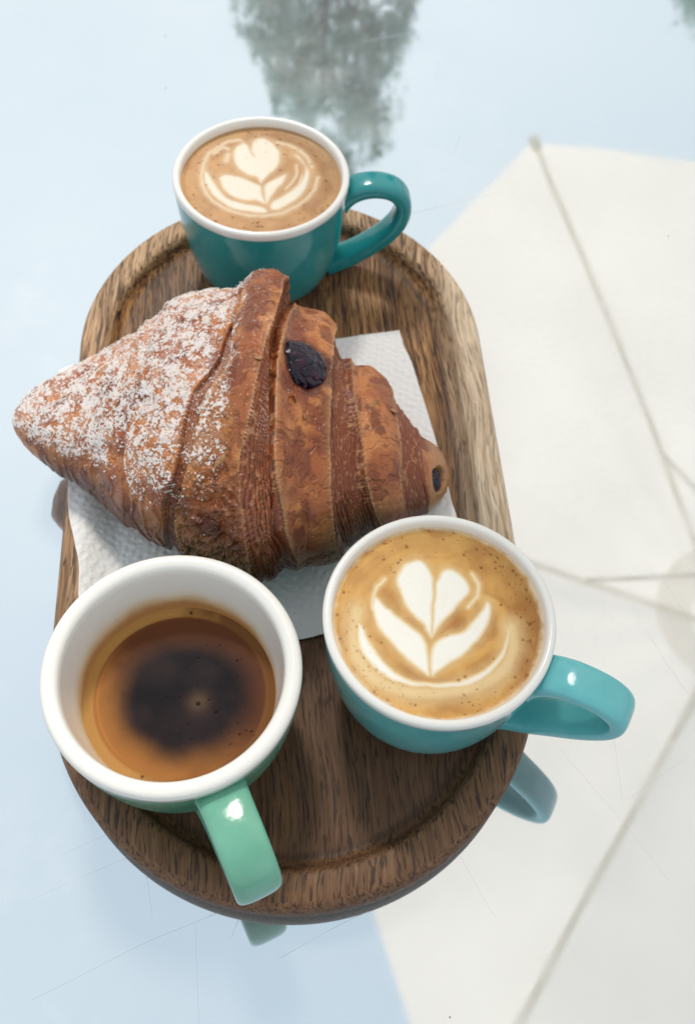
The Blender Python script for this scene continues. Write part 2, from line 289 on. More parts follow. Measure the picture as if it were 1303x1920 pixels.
# ------------------------------------------------------------------ paper napkin, two folded plies
m_paper, nt, bs = mat('embossed_tissue')
co = mapped(nt, (1, 1, 1)); vo = N(nt, 'ShaderNodeTexVoronoi', i_Scale=430.); nt.links.new(co, vo.inputs['Vector'])
bs.inputs['Base Color'].default_value = (.80, .785, .79, 1); bs.inputs['Roughness'].default_value = .95
bs.inputs['Subsurface Weight'].default_value = 0
b0 = bump(nt, vo.outputs['Distance'], .5, .0006, None); bump(nt, noise(nt, co, 1200, 3), .4, .0002, bs, b0)
napkin = tag(empty('paper_napkin', (0, 0, 0)), 'white embossed paper napkin lying under the croissant on the wooden tray', 'napkin')
def ply(z, shr, dx, skew):
    nu, nv = 300, 280; TLc = np.array([-.1445, .2969]); u = np.array([.164, .0463])*1.0; v = np.array([.0463, -.164])*(.159/.1704)
    U, W = np.meshgrid(np.linspace(shr, 1-shr, nu), np.linspace(shr+dx, 1-shr, nv), indexing='ij')
    e = .006*(fbm(np.stack([U*6, W*6, 0*U+skew], -1), 2)-.5)
    X = TLc[0]+u[0]*U+v[0]*W+e*.5; Y = TLc[1]+u[1]*U+v[1]*W+e
    sdv = tray_sd(X, Y)
    Z = FZ + (TZ+.0007-FZ)*(1-ss(.008, .026, sdv)) - .012*ss(0, .03, -sdv)
    Z = Z + z + .0016*(fbm(np.stack([X*28, Y*28, 0*X+skew], -1), 3)-.35)*ss(0, .02, sdv+.02)
    gx, gy = U*170/3.0*2*np.pi/1.0, W*159/3.0*2*np.pi
    gx, gy = gx*.55, gy*.55
    Z = Z + .00022*(np.sin(gx)*np.sin(gy)*.7+.5*np.sin(gx*.5+gy)*np.sin(gy*.5-gx))
    o = mesh_np('ply', np.stack([X, Y, Z], -1).reshape(-1, 3), grid_faces(nu, nv)[:, ::-1], m_paper, napkin)
    so = o.modifiers.new('thick', 'SOLIDIFY'); so.thickness = .0003; so.offset = -1
ply(.0014, .0, 0, 1.3); ply(.0005, .004, .0, 5.1)

# ------------------------------------------------------------------ cups
def glaze(name, col, col2):
    m, nt, bs = mat(name); co = mapped(nt, (1, 1, 1)); g = attr(nt, 'glaze')
    f = noise(nt, co, 60, 4); sp = noise(nt, co, 900, 2)
    c = mixc(nt, maprange(nt, f, .3, .7, 0, 1), col, col2)
    st = attr(nt, 'stain')
    white = ramp(nt, st.outputs['Fac'], [(0, (.79, .775, .745)), (.4, (.74, .67, .57)), (.8, (.62, .45, .26)), (1, (.42, .21, .08))])
    nt.links.new(mixc(nt, g.outputs['Fac'], white, c), bs.inputs['Base Color'])
    bs.inputs['Roughness'].default_value = .17; bs.inputs['Specular IOR Level'].default_value = .5
    bs.inputs['Coat Weight'].default_value = .22; bs.inputs['Coat Roughness'].default_value = .04
    bump(nt, noise(nt, co, 90, 3, .6), .22, .0012, bs)
    return m
m_teal = glaze('teal_glaze', (.010, .235, .255), (.020, .28, .30))
m_turq = glaze('turquoise_glaze', (.105, .445, .475), (.15, .51, .54))
m_mint = glaze('mint_glaze', (.11, .34, .235), (.16, .42, .31))
PW = dict(outer=[(.0010, .0016), (.0180, .0016), (.0200, .0000), (.0235, .0000), (.0275, .0008), (.0312, .0038), (.0346, .0100), (.0375, .0190), (.0396, .0300), (.0411, .0420), (.0418, .0510), (.0422, .0570), (.0424, .0600)],
          rim=[(.0425, .0612), (.0424, .0622), (.0419, .0630), (.0410, .0634), (.0401, .0633), (.0394, .0628), (.0389, .0618)],
          inner=[(.0386, .0600), (.0383, .0560), (.0375, .0480), (.0350, .0330), (.0300, .0160), (.0200, .0070), (.0010, .0050)], edge=.0597)
PE = dict(outer=[(.0010, .0016), (.0190, .0016), (.0212, .0000), (.0250, .0000), (.0295, .0010), (.0338, .0045), (.0375, .0110), (.0405, .0190), (.0428, .0290), (.0444, .0400), (.0453, .0480), (.0457, .0540)],
          rim=[(.0459, .0556), (.0459, .0570), (.0453, .0582), (.0443, .0589), (.0430, .0591), (.0417, .0589), (.0406, .0583), (.0398, .0572)],
          inner=[(.0393, .0550), (.0388, .0500), (.0378, .0420), (.0362, .0340), (.0340, .0270), (.0300, .0180), (.0200, .0080), (.0010, .0060)], edge=.0535)
HW = [(.0385, .0490), (.0440, .0562), (.0510, .0602), (.0590, .0612), (.0660, .0600), (.0712, .0560), (.0725, .0500), (.0695, .0420), (.0625, .0330), (.0540, .0250), (.0450, .0170), (.0355, .0110)]
HB = [(.0385, .0475), (.0440, .0520), (.0510, .0545), (.0585, .0545), (.0650, .0520), (.0694, .0465), (.0703, .0390), (.0678, .0310), (.0613, .0225), (.0530, .0155), (.0430, .0090), (.0330, .0048)]
HE = [(.0405, .0435), (.0460, .0485), (.0530, .0512), (.0620, .0520), (.0700, .0500), (.0750, .0455), (.0768, .0390), (.0750, .0310), (.0685, .0235), (.0585, .0180), (.0465, .0135), (.0365, .0095)]
def crs(P, n):
    P = np.array(P, float); t = np.linspace(0, len(P)-1, n); i = np.clip(t.astype(int), 0, len(P)-2); f = (t-i)[:, None]
    p0 = P[np.maximum(i-1, 0)]; p1 = P[i]; p2 = P[i+1]; p3 = P[np.minimum(i+2, len(P)-1)]
    return .5*((2*p1)+(-p0+p2)*f+(2*p0-5*p1+4*p2-p3)*f**2+(-p0+3*p1-3*p2+p3)*f**3)
def make_cup(name, label, loc, hang, P, H, hw, ht, m, liq, seed):
    cup = tag(empty(name, loc, hang), label, 'cup')
    prof = np.concatenate([crs(P['outer'], 60), crs(P['rim'], 24), crs(P['inner'], 44)])
    V, F = lathe(prof, 160)
    Zp = V[:, 2]; r = np.hypot(V[:, 0], V[:, 1]); ip = np.arange(len(prof)).repeat(160)
    edge = P['edge']+.0011*(fbm(np.stack([V[:, 0]*40, V[:, 1]*40, 0*r+seed], -1), 3)-.5)
    g = np.where(ip < 62, ss(0, 1, (edge-Zp)/.0011+.5), 0.)
    st = np.where(ip > 84, ss(.010, -.0015, (Zp-liq)+.006*(fbm(V*70, 4, seed)-.5)+.004*V[:, 0]/.04), 0.)*(1 if P is PE else .35)
    mesh_np('body', V, F, m, cup, attrs=dict(glaze=g, stain=st))
    path = crs(H, 70); tn = np.gradient(path, axis=0); tn /= np.linalg.norm(tn, axis=1)[:, None]; nr = np.stack([-tn[:, 1], tn[:, 0]], 1)
    k = 28; a = np.arange(k)*2*np.pi/k; e = 2/3.2
    ca = np.sign(np.cos(a))*np.abs(np.cos(a))**e; sa = np.sign(np.sin(a))*np.abs(np.sin(a))**e
    tt = np.linspace(0, 1, 70); flare = 1+.20*np.exp(-tt/.06)+.12*np.exp(-(1-tt)/.08)
    W = hw/2*flare*(1-.06*np.sin(tt*np.pi)); T = ht/2*(1+.45*np.exp(-tt/.05)+.3*np.exp(-(1-tt)/.06))
    V = np.zeros((70, k, 3))
    V[..., 0] = path[:, 0:1]+nr[:, 0:1]*sa*T[:, None]; V[..., 2] = path[:, 1:2]+nr[:, 1:2]*sa*T[:, None]; V[..., 1] = ca*W[:, None]
    nV = 70*k
    mesh_np('handle', V.reshape(-1, 3), grid_faces(70, k, True), m, cup, attrs=dict(glaze=np.ones(nV), stain=np.zeros(nV)))
    return cup
CUP_Z = FZ+.0002
cups = [('coffee_cup', 'teal glossy cup of latte at the far rounded end of the tray behind the croissant', (-.0535, .3805, CUP_Z), R(7.6), PW, HB, .0150, .0084, m_teal, .0585, 1),
        ('coffee_cup', 'turquoise cup of latte at the right of the tray, its handle pointing right', (.0361, .1540, CUP_Z), R(-23.5), PW, HW, .0158, .0072, m_turq, .0585, 2),
        ('coffee_cup', 'mint green thick-rimmed cup of black espresso with its handle pointing at the viewer', (-.0575, .1277, CUP_Z), R(-61), PE, HE, .0180, .0072, m_mint, .0318, 3)]
for c in cups: make_cup(*c)

# ------------------------------------------------------------------ coffee surfaces
def sdpoly(P, poly):
    poly = np.array(poly); n = len(poly); d = np.full(len(P), 9.); inside = np.zeros(len(P), bool)
    for i in range(n):
        a = poly[i]; b = poly[(i+1) % n]; e = b-a; w = P-a; t = np.clip((w@e)/(e@e+1e-12), 0, 1)
        d = np.minimum(d, np.linalg.norm(w-t[:, None]*e, axis=1))
        c = ((a[1] > P[:, 1]) != (b[1] > P[:, 1])) & (P[:, 0] < (b[0]-a[0])*(P[:, 1]-a[1])/(b[1]-a[1]+1e-12)+a[0])
        inside ^= c
    return np.where(inside, -d, d)
def sdline(P, ln):
    ln = np.array(ln); d = np.full(len(P), 9.)
    for a, b in zip(ln[:-1], ln[1:]):
        e = b-a; w = P-a; t = np.clip((w@e)/(e@e+1e-12), 0, 1); d = np.minimum(d, np.linalg.norm(w-t[:, None]*e, axis=1))
    return d
def smoothpoly(p, n=6): # Catmull-Rom closed
    p = np.array(p); out = []
    m = len(p)
    for i in range(m):
        p0, p1, p2, p3 = p[i-1], p[i], p[(i+1) % m], p[(i+2) % m]
        for k in range(n):
            f = k/n; out.append(.5*((2*p1)+(-p0+p2)*f+(2*p0-5*p1+4*p2-p3)*f**2+(-p0+3*p1-3*p2+p3)*f**3))
    return np.array(out)
def disc(rings, seg):
    rr = (np.arange(rings)+.5)/rings; a = np.arange(seg)*2*np.pi/seg
    rr[-1] = 1
    return np.stack([rr[:, None]*np.cos(a), rr[:, None]*np.sin(a)], -1).reshape(-1, 2), grid_faces(rings, seg, True)
def bubbles(Q, n, rmin, rmax, wfun, seed):
    g = np.random.default_rng(seed); out = np.zeros(len(Q)); k = 0
    while k < n:
        c = g.uniform(-.98, .98, 2)
        if np.hypot(*c) > .97 or g.random() > wfun(c): continue
        r = rmin+(rmax-rmin)*g.random()**4; k += 1
        m = (np.abs(Q[:, 0]-c[0]) < 3*r) & (np.abs(Q[:, 1]-c[1]) < 3*r)
        d = np.linalg.norm(Q[m]-c, axis=1)/r
        out[m] = np.maximum(out[m], ss(1.25, .55, d))
    return out
def lerp(a, b, t): return np.array(a)*(1-t[:, None])+np.array(b)*t[:, None]
m_cof, nt, bs = mat('milk_foam_and_crema')
ca_ = attr(nt, 'tint'); fn = noise(nt, mapped(nt, (1, 1, 1)), 2600, 3, .6)
nt.links.new(mixc(nt, maprange(nt, fn, .3, .7, 0, .16), ca_.outputs['Color'], mixc(nt, .5, ca_.outputs['Color'], (.25, .12, .03))), bs.inputs['Base Color'])
bs.inputs['Roughness'].default_value = .42; bs.inputs['Specular IOR Level'].default_value = .3
bump(nt, fn, .25, .0002, bs)
m_esp, nt, bs = mat('espresso_crema')
ca_ = attr(nt, 'tint'); fn = noise(nt, mapped(nt, (1, 1, 1)), 3000, 3, .6)
nt.links.new(mixc(nt, maprange(nt, fn, .3, .7, 0, .2), ca_.outputs['Color'], mixc(nt, .5, ca_.outputs['Color'], (.1, .05, .02))), bs.inputs['Base Color'])
bs.inputs['Roughness'].default_value = .38; bs.inputs['Specular IOR Level'].default_value = .04
bump(nt, fn, .1, .0001, bs)
def latte(label, loc, rad, art, pal, seed, edgew):
    Q, F = disc(170, 440); rr = np.hypot(Q[:, 0], Q[:, 1])
    P3 = np.stack([Q[:, 0], Q[:, 1], 0*rr+seed], -1)
    wx = np.stack([fbm(P3*9, 4, 5)-.5, fbm(P3*9+40, 4, 6)-.5], -1)*.028
    Qw = Q+wx
    milk = np.zeros(len(Q))
    for p in art[0]:
        milk = np.maximum(milk, ss(.044, -.040, sdpoly(Qw, smoothpoly(p, 3))))
        milk = np.maximum(milk, (.26 if seed == 2 else .30)*ss(.11, -.02, sdpoly(Qw, smoothpoly(p, 2))))
    for ln, w in art[1]:
        d = sdline(Qw, ln); milk = np.maximum(milk, .62*ss(w*2.0, w*.1, d)*(1 if w < .05 else .8))
        milk = np.maximum(milk, .35*ss(w*3.2, 0, d))
    swirl = fbm(np.stack([rr*7+fbm(P3*2.5, 3, 8)*2.6, np.arctan2(Q[:, 1], Q[:, 0])*.6+3, 0*rr+seed], -1), 4, 9)
    blot = fbm(P3*5, 4, 3)
    cre = lerp(pal[0], pal[1], ss(.25, .75, .55*swirl+.45*blot))
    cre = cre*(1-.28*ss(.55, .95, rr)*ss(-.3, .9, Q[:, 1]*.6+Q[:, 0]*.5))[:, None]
    col = lerp(cre, pal[2], np.zeros(len(Q)))
    mk = np.clip(milk+.10*(blot-.5)*(milk > .05), 0, 1)[:, None]
    mid = np.array(pal[3])
    col = np.where(mk < .5, cre*(1-2*mk)+mid*2*mk, mid*(2-2*mk)+np.array(pal[2])*(2*mk-1))
    b = bubbles(Q, 330, .0040, .019, lambda c: (.04+.96*max(0, (math.hypot(*c)-.55)/.4))*(.25 if math.sin(7*c[0]+4*c[1]+seed) < 0 else 1)*(1 if c[1] > .3 or c[0] > .2 or math.hypot(*c) > .7 else .5), seed)
    col = col*(1-np.array((.42, .55, .68))*(b*(1-.8*mk[:, 0]))[:, None])
    fringe = ss(.945, 1.0, rr+.06*(fbm(np.stack([Q[:, 0]*14, Q[:, 1]*14, 0*rr], -1), 3, 2)-.5))
    col = col*(1-fringe[:, None]*edgew)+np.array(pal[4])*fringe[:, None]*edgew
    z = .0006*ss(.93, 1, rr)-.00025*b+.0002*(blot-.5)+.00015*mk[:, 0]
    V = np.stack([Q[:, 0]*rad, Q[:, 1]*rad, z], -1)
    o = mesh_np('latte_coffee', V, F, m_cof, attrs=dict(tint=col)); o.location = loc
    # solid liquid body below the surface
    tag(o, label, 'coffee'); return o
pal_r = [(.42, .175, .035), (.70, .385, .105), (.90, .87, .80), (.76, .56, .29), (.80, .66, .45)]
pal_b = [(.37, .175, .062), (.55, .305, .125), (.76, .69, .58), (.62, .44, .27), (.42, .26, .13)]
latte('latte foam with split heart above two leaf petals in the right-hand turquoise cup', (.0361, .1540, .0705), .0388, ART_R, pal_r, 2, .75)
latte('latte foam with small heart over nested wings in the far teal cup', (-.0535, .3805, .0700), .0388, ART_B, pal_b, 5, .5)
def espresso():
    rad = .0362; Q, F = disc(150, 400); rr = np.hypot(Q[:, 0], Q[:, 1]); P3 = np.stack([Q[:, 0], Q[:, 1], 0*rr], -1)
    th = np.arctan2(Q[:, 1], Q[:, 0]); w = fbm(P3*3.2, 4, 4)-.5; w2 = fbm(P3*9, 4, 6)-.5
    ax, ay = .06, -.02
    rd = np.hypot((Q[:, 0]-ax)/1.0, (Q[:, 1]-ay)/.90)+w*.10+w2*.05
    dark = ss(.94, .50, rd)
    cre = lerp((.13, .045, .020), (.36, .150, .042), ss(.15, .9, -Q[:, 1]*.55-Q[:, 0]*.45+.35+w*.5))
    dk = lerp((.004, .005, .010), (.018, .013, .016), ss(.2, .8, fbm(P3*4+9, 4, 12)))
    col = cre*(1-dark[:, None])+dk*dark[:, None]
    sp = np.exp(-((Q[:, 0]-.20)**2+(Q[:, 1]+.06)**2)/.012); col = col*(1-.5*sp[:, None])+np.array((.17, .10, .06))*.5*sp[:, None]
    ring = np.exp(-((rr-.86-.02*np.cos(th-.6))/.012)**2)
    col = col*(1+.22*ring[:, None]*ss(-.2, .6, -Q[:, 0]+.5*Q[:, 1])[:, None])
    band = ss(.87, .90, rr); col = col*(1-band[:, None])+lerp((.18, .075, .025), (.44, .23, .07), ss(.2, .8, .5-Q[:, 0]*.7+w))*band[:, None]
    b = bubbles(Q, 34, .008, .022, lambda c: .2+.8*(c[0] > 0 and c[1] > -.4), 9)
    b = np.maximum(b, ss(.034, .016, np.hypot(Q[:, 0]-.20, Q[:, 1]+.08)))
    col = col*(1-.82*b[:, None])
    V = np.stack([Q[:, 0]*rad, Q[:, 1]*rad, .0007*ss(.9, 1, rr)-.00008*b], -1)
    o = mesh_np('espresso_coffee', V, F, m_esp, attrs=dict(tint=col)); o.location = (-.0575, .1277, .0432)
    tag(o, 'black espresso with orange brown crema round a dark middle in the mint green cup', 'coffee')
espresso()
# ------------------------------------------------------------------ croissant
ROWS = [[-0.1495, 0.2492, 0.2044, 0.9789, 0.0015, 0.0353, 0.0057], [-0.1489, 0.2505, -0.1344, 0.9909, 0.0064, 0.0308, 0.0111], [-0.1456, 0.2521, -0.1355, 0.9908, 0.0124, 0.0266, 0.0176], [-0.1394, 0.2521, -0.1794, 0.9838, 0.0184, 0.0226, 0.0242], [-0.1303, 0.253, -0.1152, 0.9933, 0.0246, 0.019, 0.0311], [-0.1213, 0.2559, -0.0855, 0.9963, 0.0296, 0.0159, 0.0365], [-0.1094, 0.2552, -0.0872, 0.9962, 0.037, 0.0136, 0.0447], [-0.0954, 0.2502, -0.0699, 0.9976, 0.0462, 0.0133, 0.0548], [-0.0909, 0.2503, -0.0973, 0.9953, 0.0508, 0.0133, 0.0598], [-0.0822, 0.2516, -0.1035, 0.9946, 0.0563, 0.0133, 0.066], [-0.0747, 0.2511, -0.1041, 0.9946, 0.0598, 0.0133, 0.0698], [-0.0643, 0.2517, -0.0754, 0.9972, 0.0626, 0.0133, 0.0729], [-0.0507, 0.25, -0.073, 0.9973, 0.0644, 0.0133, 0.0749], [-0.0467, 0.2511, -0.0945, 0.9955, 0.0684, 0.0133, 0.0792], [-0.0416, 0.2506, -0.0996, 0.995, 0.0711, 0.0133, 0.0823], [-0.035, 0.2487, -0.086, 0.9963, 0.0727, 0.0133, 0.0839], [-0.0309, 0.248, -0.0737, 0.9973, 0.0708, 0.0133, 0.0819], [-0.0267, 0.2472, -0.0869, 0.9962, 0.0633, 0.0133, 0.0736], [-0.0215, 0.2496, -0.0869, 0.9962, 0.0592, 0.0133, 0.0691], [-0.0139, 0.2502, -0.0698, 0.9976, 0.0569, 0.0133, 0.0665], [-0.0079, 0.2496, -0.0897, 0.996, 0.0523, 0.0133, 0.0615], [-0.0016, 0.2477, -0.1004, 0.995, 0.046, 0.0133, 0.0546], [0.0023, 0.247, -0.1219, 0.9925, 0.0415, 0.0133, 0.0497], [0.0081, 0.2491, -0.0931, 0.9957, 0.0401, 0.0133, 0.0481], [0.0142, 0.2493, -0.0937, 0.9956, 0.0363, 0.0133, 0.044], [0.0206, 0.2478, -0.1016, 0.9948, 0.0303, 0.0133, 0.0373], [0.0275, 0.2466, -0.0902, 0.9959, 0.0244, 0.0133, 0.0309], [0.0326, 0.2453, -0.11, 0.9939, 0.0192, 0.0139, 0.0251], [0.0379, 0.2458, -0.0141, 0.9999, 0.0152, 0.0147, 0.0207], [0.0415, 0.2463, 0.0121, 0.9999, 0.0111, 0.0156, 0.0163], [0.0442, 0.2468, -0.0031, 1.0, 0.0054, 0.0164, 0.0099], [0.0449, 0.2468, 0.0, 1.0, 0.0008, 0.0180, 0.0060]]
ROWS = np.array(ROWS); ROWS[:, 5] += .0012
# edges of the rolled layers: (station, angle in degrees round the section; 0 = near side, 90 = top)
EDG = [
 [(7.45, -3), (7.21, 25), (6.9, 50), (7.14, 75), (8.07, 96), (8.45, 124)],
 [(9.52, -3), (9.59, 25), (10.24, 45), (10.55, 61), (10.93, 79), (11.66, 91), (11.86, 104), (12.7, 120)],
 [(10.1, -3), (10.2, 25), (10.8, 45), (11.05, 61), (11.35, 79), (11.95, 91), (12.1, 104), (12.9, 120)],
 [(14.14, -4), (13.76, 18), (13.45, 39), (13.28, 48), (13.38, 54), (14.03, 69), (14.48, 84), (14.93, 94), (15.66, 117), (15.97, 147)],
 [(17.34, 1), (16.55, 25), (16.24, 39), (15.76, 50), (15.55, 57), (15.66, 70), (15.66, 82), (15.75, 90), (16.24, 105), (17.1, 134)],
 [(20.07, -3), (19.69, 10), (19.41, 28), (19.21, 50), (19.14, 70), (19.21, 87), (19.34, 105), (19.66, 132)],
 [(23.6, 0), (23.28, 10), (22.62, 32), (22.1, 54), (21.93, 72), (21.59, 87), (21.24, 102), (21.24, 126)],
 [(24.97, 14), (24.55, 54), (24.66, 78), (24.48, 96), (24.34, 120)],
 [(27.38, 24), (26.9, 52), (26.62, 75), (26.59, 115)]]
NU, NV = 780, 900
tt = np.linspace(0, 31, 4*NU)
R0 = np.stack([np.interp(tt, np.arange(32), ROWS[:, k]) for k in range(7)], 1)
ker = np.exp(-np.linspace(-2.2, 2.2, 41)**2); ker /= ker.sum()
Rs = np.stack([np.convolve(np.pad(R0[:, k], 20, mode='edge'), ker, 'valid') for k in range(7)], 1)
# resample by axis length so that quads are even
ds = np.hypot(np.gradient(Rs[:, 0]), np.gradient(Rs[:, 4]))+1e-6; cs_ = np.cumsum(ds); cs_ = (cs_-cs_[0])/(cs_[-1]-cs_[0])
tg = np.interp(np.linspace(0, 1, NU), cs_, tt)
Rg = np.stack([np.interp(tg, tt, Rs[:, k]) for k in range(7)], 1)
ph = np.concatenate([np.linspace(-90, -30, 60, endpoint=False), np.linspace(-30, 152, 760, endpoint=False), np.linspace(152, 270, 80, endpoint=False)])
def section(Rg, phd):
    p = np.radians(phd)[None, :]; n = 2.3; c = np.cos(p); s = np.sin(p)
    cc = np.sign(c)*np.abs(c)**(2/n); sn = np.sign(s)*np.abs(s)**(2/n)
    A = Rg[:, 4:5]; H = Rg[:, 6:7]; z = Rg[:, 5:6]+.42*H+np.where(sn > 0, .58*H*sn, .42*H*sn)
    return np.stack([Rg[:, 0:1]-A*cc*Rg[:, 2:3], Rg[:, 1:2]-A*cc*Rg[:, 3:4], z], -1)
G = section(Rg, ph)
def normals(G):
    du = np.gradient(G, axis=0); dv = (np.roll(G, -1, 1)-np.roll(G, 1, 1))
    n = np.cross(dv, du); n /= np.linalg.norm(n, axis=-1)[..., None]+1e-12
    c = G.mean(1, keepdims=True); sgn = np.sign(((G-c)*n).sum(-1)); return n*np.where(sgn == 0, 1, sgn)[..., None]
Nn = normals(G)
T = np.repeat(tg[:, None], NV, 1); PH = np.repeat(ph[None, :], NU, 0)
E = []
for e in EDG:
    a = np.array(sorted([(q[1], q[0]) for q in e])); ev = np.interp(ph, a[:, 0], a[:, 1])
    E.append(ev[None, :]+.10*(fbm(np.stack([ph*.07, 0*ph+len(E)*7., 0*ph], -1), 3)-.5)[None, :])
E = [np.repeat(e, NU, 0) for e in E]
lo, mid_, hi = fbm(G*60, 4, 1), fbm(G*220, 4, 2), fbm(G*900, 3, 3)
def rng01(a, b): return np.clip((T-a)/(b-a+1e-6), 0, 1)
wid = np.interp(tg, np.arange(32), ROWS[:, 4])[:, None]/.06
skin = np.ones_like(T); D = np.zeros_like(T); lam = np.zeros_like(T)
# zones: (start, end, kind)
Z0 = np.zeros_like(T); Zend = Z0+31
zones = [(Z0, E[0], 's'), (E[0], E[1], 's'), (E[1], E[2], 'l'), (E[2], E[3], 's'), (E[3], E[4], 'l'), (E[4], E[5], 's'), (E[5], E[6], 'l'), (E[6], E[7], 's'), (E[7], E[8], 'l'), (E[8], Zend, 's')]
fr = np.zeros_like(T); lamcoord = np.zeros_like(T); zi = np.zeros(T.shape, int)
for k, (a, b, kd) in enumerate(zones):
    m = (T >= a) & (T < b); f = rng01(a, b); zi = np.where(m, k, zi); fr = np.where(m, f, fr)
    if kd == 's':
        amp = {0: .0008, 1: .0016, 3: .0026, 5: .0034, 7: .0030, 9: .0}[k]
        prof_ = .25+.75*np.sin(np.clip(f, 0, 1)*np.pi*.62)          # swells, highest near its far edge
        D = np.where(m, amp*prof_, D)
        lip = np.exp(-f/.035)*.0008 + np.exp(-(1-f)/.03)*.0007
        D = np.where(m, D+lip*(amp > 0)*(.7+.6*lo), D)
    else:
        skin = np.where(m, 0, skin); lam = np.where(m, 1, lam)
        depth = {2: .0007, 4: .0044, 6: .0036, 8: .0024}[k]; w_ = (b-a)
        D = np.where(m, -depth*np.clip(1-np.abs(f-.78)*.5, 0, 1)*ss(0, .18, f)*ss(0, .14, 1-f) + .0022*(1-f)**2*(k != 2), D)
# thin flaky layers: fine wavy strata following the roll
sc = {2: 5, 4: 13, 6: 13, 8: 10}
for k, nl in sc.items():
    warp = (fbm(np.stack([G[..., 0]*90, G[..., 1]*38, G[..., 2]*38], -1), 4, 20+k)-.5)*.36
    ph_ = (fr+warp)*nl; saw = ph_-np.floor(ph_)
    bl = np.floor(ph_); gate = vn(np.stack([bl*3.1, PH*.05+bl*5, 0*bl+k], -1), 5)
    D = np.where(zi == k, D+(.0015*saw*(1-ss(.82, 1, saw))*1.35-.0005)*(.55+.6*gate)*(.35 if k == 2 else 1), D); lamcoord = np.where(zi == k, saw, lamcoord)
# faint strata on the powdered part too
w0 = (lo-.5)*1.6
s0 = ((T*1.7+w0*1.3) % 1)
D = np.where(zi <= 1, D+.00075*s0**1.5*(.4+mid_)+.0022*(lo-.5), D)
# grooves
for e, dp, w in ((E[0], .0020, .45), (E[1], .0006, .3)):
    D = D-dp*np.exp(-((T-e)/w)**2)*(.4+lo)
# blistered lower left face
bl = ss(9.3, 10.6, T)*ss(13.9, 12.8, T)*ss(62, 38, PH+25*(lo-.5))*ss(-25, -5, PH)
rid = 1-np.abs(2*fbm(G*260, 4, 31)-1)
D = D+bl*(.0026*(rid-.72)*2)
# skin crackle & pits
rs_ = 1-np.abs(2*fbm(G*170+9, 3, 33)-1)
peel = ss(.56, .60, fbm(G*130+3, 3, 35))*skin*(zi >= 3)
D = D+skin*(.0010*(lo-.5)+.0005*(mid_-.5)-.0004*ss(.93, .99, rs_))-.00035*peel+.00018*(hi-.5)
D = D*np.clip(wid*1.25, .12, 1)
# dimple behind the berry and hollow in the right end
jam_t, jam_p = 17.75, 93.
def ctr(t, p):
    i = int(np.abs(tg-t).argmin()); j = int(np.abs(ph-p).argmin()); return G[i, j], Nn[i, j]
jc, jn = ctr(jam_t, jam_p); D = D-.0035*np.exp(-(np.linalg.norm(G-jc, axis=-1)/.0095)**4)
hc, hn = ctr(28.5, 62.); dh = np.linalg.norm((G-hc)*np.array([1.25, 1, 1]), axis=-1)
hole = ss(.0068, .0040, dh+.0022*(mid_-.5)); D = D-.0042*hole*(T > 26.5)
D = np.where(PH < -20, D*ss(-90, -20, PH), D); D = np.where(PH > 200, D*ss(270, 200, PH), D)
G2 = G+Nn*D[..., None]
N2 = normals(G2)
# crust colours
tan, brown, red, deep, burnt = map(np.array, ((.54, .205, .066), (.36, .105, .031), (.19, .042, .014), (.060, .014, .008), (.036, .015, .009)))
def L(a, b, t): return a*(1-t[..., None])+b*t[..., None]
blotch = fbm(G*75+5, 4, 40); fb = fbm(G*420, 3, 41)
cs = L(L(tan*np.ones(3), brown, ss(.38, .60, blotch)), red, ss(.56, .68, fbm(G*95+11, 4, 43))*.85)
cs = L(cs, deep, ss(.60, .74, fb)*.35)
cs = L(cs, red*1.1, peel*.7)
edgep = np.where(zi >= 3, np.exp(-fr/.045)+np.exp(-(1-fr)/.03), 0)*skin*(zi < 9)
cs = L(cs, np.array((.62, .36, .17)), np.clip(edgep, 0, 1)*.75)
cl = L(L(red*1.05*np.ones(3), brown*1.1, ss(.45, 1, lamcoord)), deep*.8, ss(.40, .0, lamcoord)*.9)
cl = L(cl, np.array((.56, .30, .15)), ss(.63, .74, fbm(np.stack([G[..., 0]*1500, G[..., 1]*520, G[..., 2]*520], -1), 2, 44))*.55)
cc = cs*(1-lam[..., None])+cl*lam[..., None]
cc = L(cc, burnt, bl*ss(.45, .7, blotch*.5+rid*.5-.12)*.75)
cc = L(cc, np.array((.40, .155, .035)), ss(10.2, 11, T)*ss(13.6, 12.6, T)*ss(34, 50, PH)*ss(82, 66, PH)*ss(.3, .6, lo)*.6)
cc = L(cc, deep*.9, ss(46, -6, PH)*.68*(T > 3))            # lower near flank darker: baked underside, plus near-side shade put into the colour
cc = L(cc, np.array((.42, .22, .10)), ss(27.0, 27.6, T)*(1-hole)*.75)
cc = L(cc, np.array((.05, .010, .012)), ss(.0150, .0118, np.linalg.norm(G-jc, axis=-1)+.004*(mid_-.5))*.75)
cc = L(cc, np.array((.045, .012, .006)), hole*(T > 26.5))
# icing sugar
up_ = ss(.0, .65, N2[..., 2])
pw = ss(15.6, 8.0, T+1.6*(lo-.5)+ .035*np.clip(50-PH, -20, 60))
edge12 = ss(14.2, 10.2, T-(PH-60)*.026)
pw = np.maximum(pw*.25*(T < 15.2), edge12)*ss(-4, 52, PH+16*(lo-.5))*up_
pw = pw*(1-.55*np.exp(-((T-E[0])/.45)**2)*ss(75, 50, PH))*(1-.3*np.exp(-((T-E[1]-.1)/.28)**2))
grain = fbm(G*1300, 3, 50)*.55+fbm(G*330, 3, 51)*.45
pwm = np.clip(ss(-.02, .04, grain-(.80-.315*pw))*ss(.02, .12, pw)+.36*ss(.15, .9, pw)*ss(.35, .55, fbm(G*150, 3, 53)), 0, 1)
G2 = G2+N2*(pwm*.00035*(.4+hi))[..., None]
m_crust, nt, bs = mat('glazed_croissant_crust')
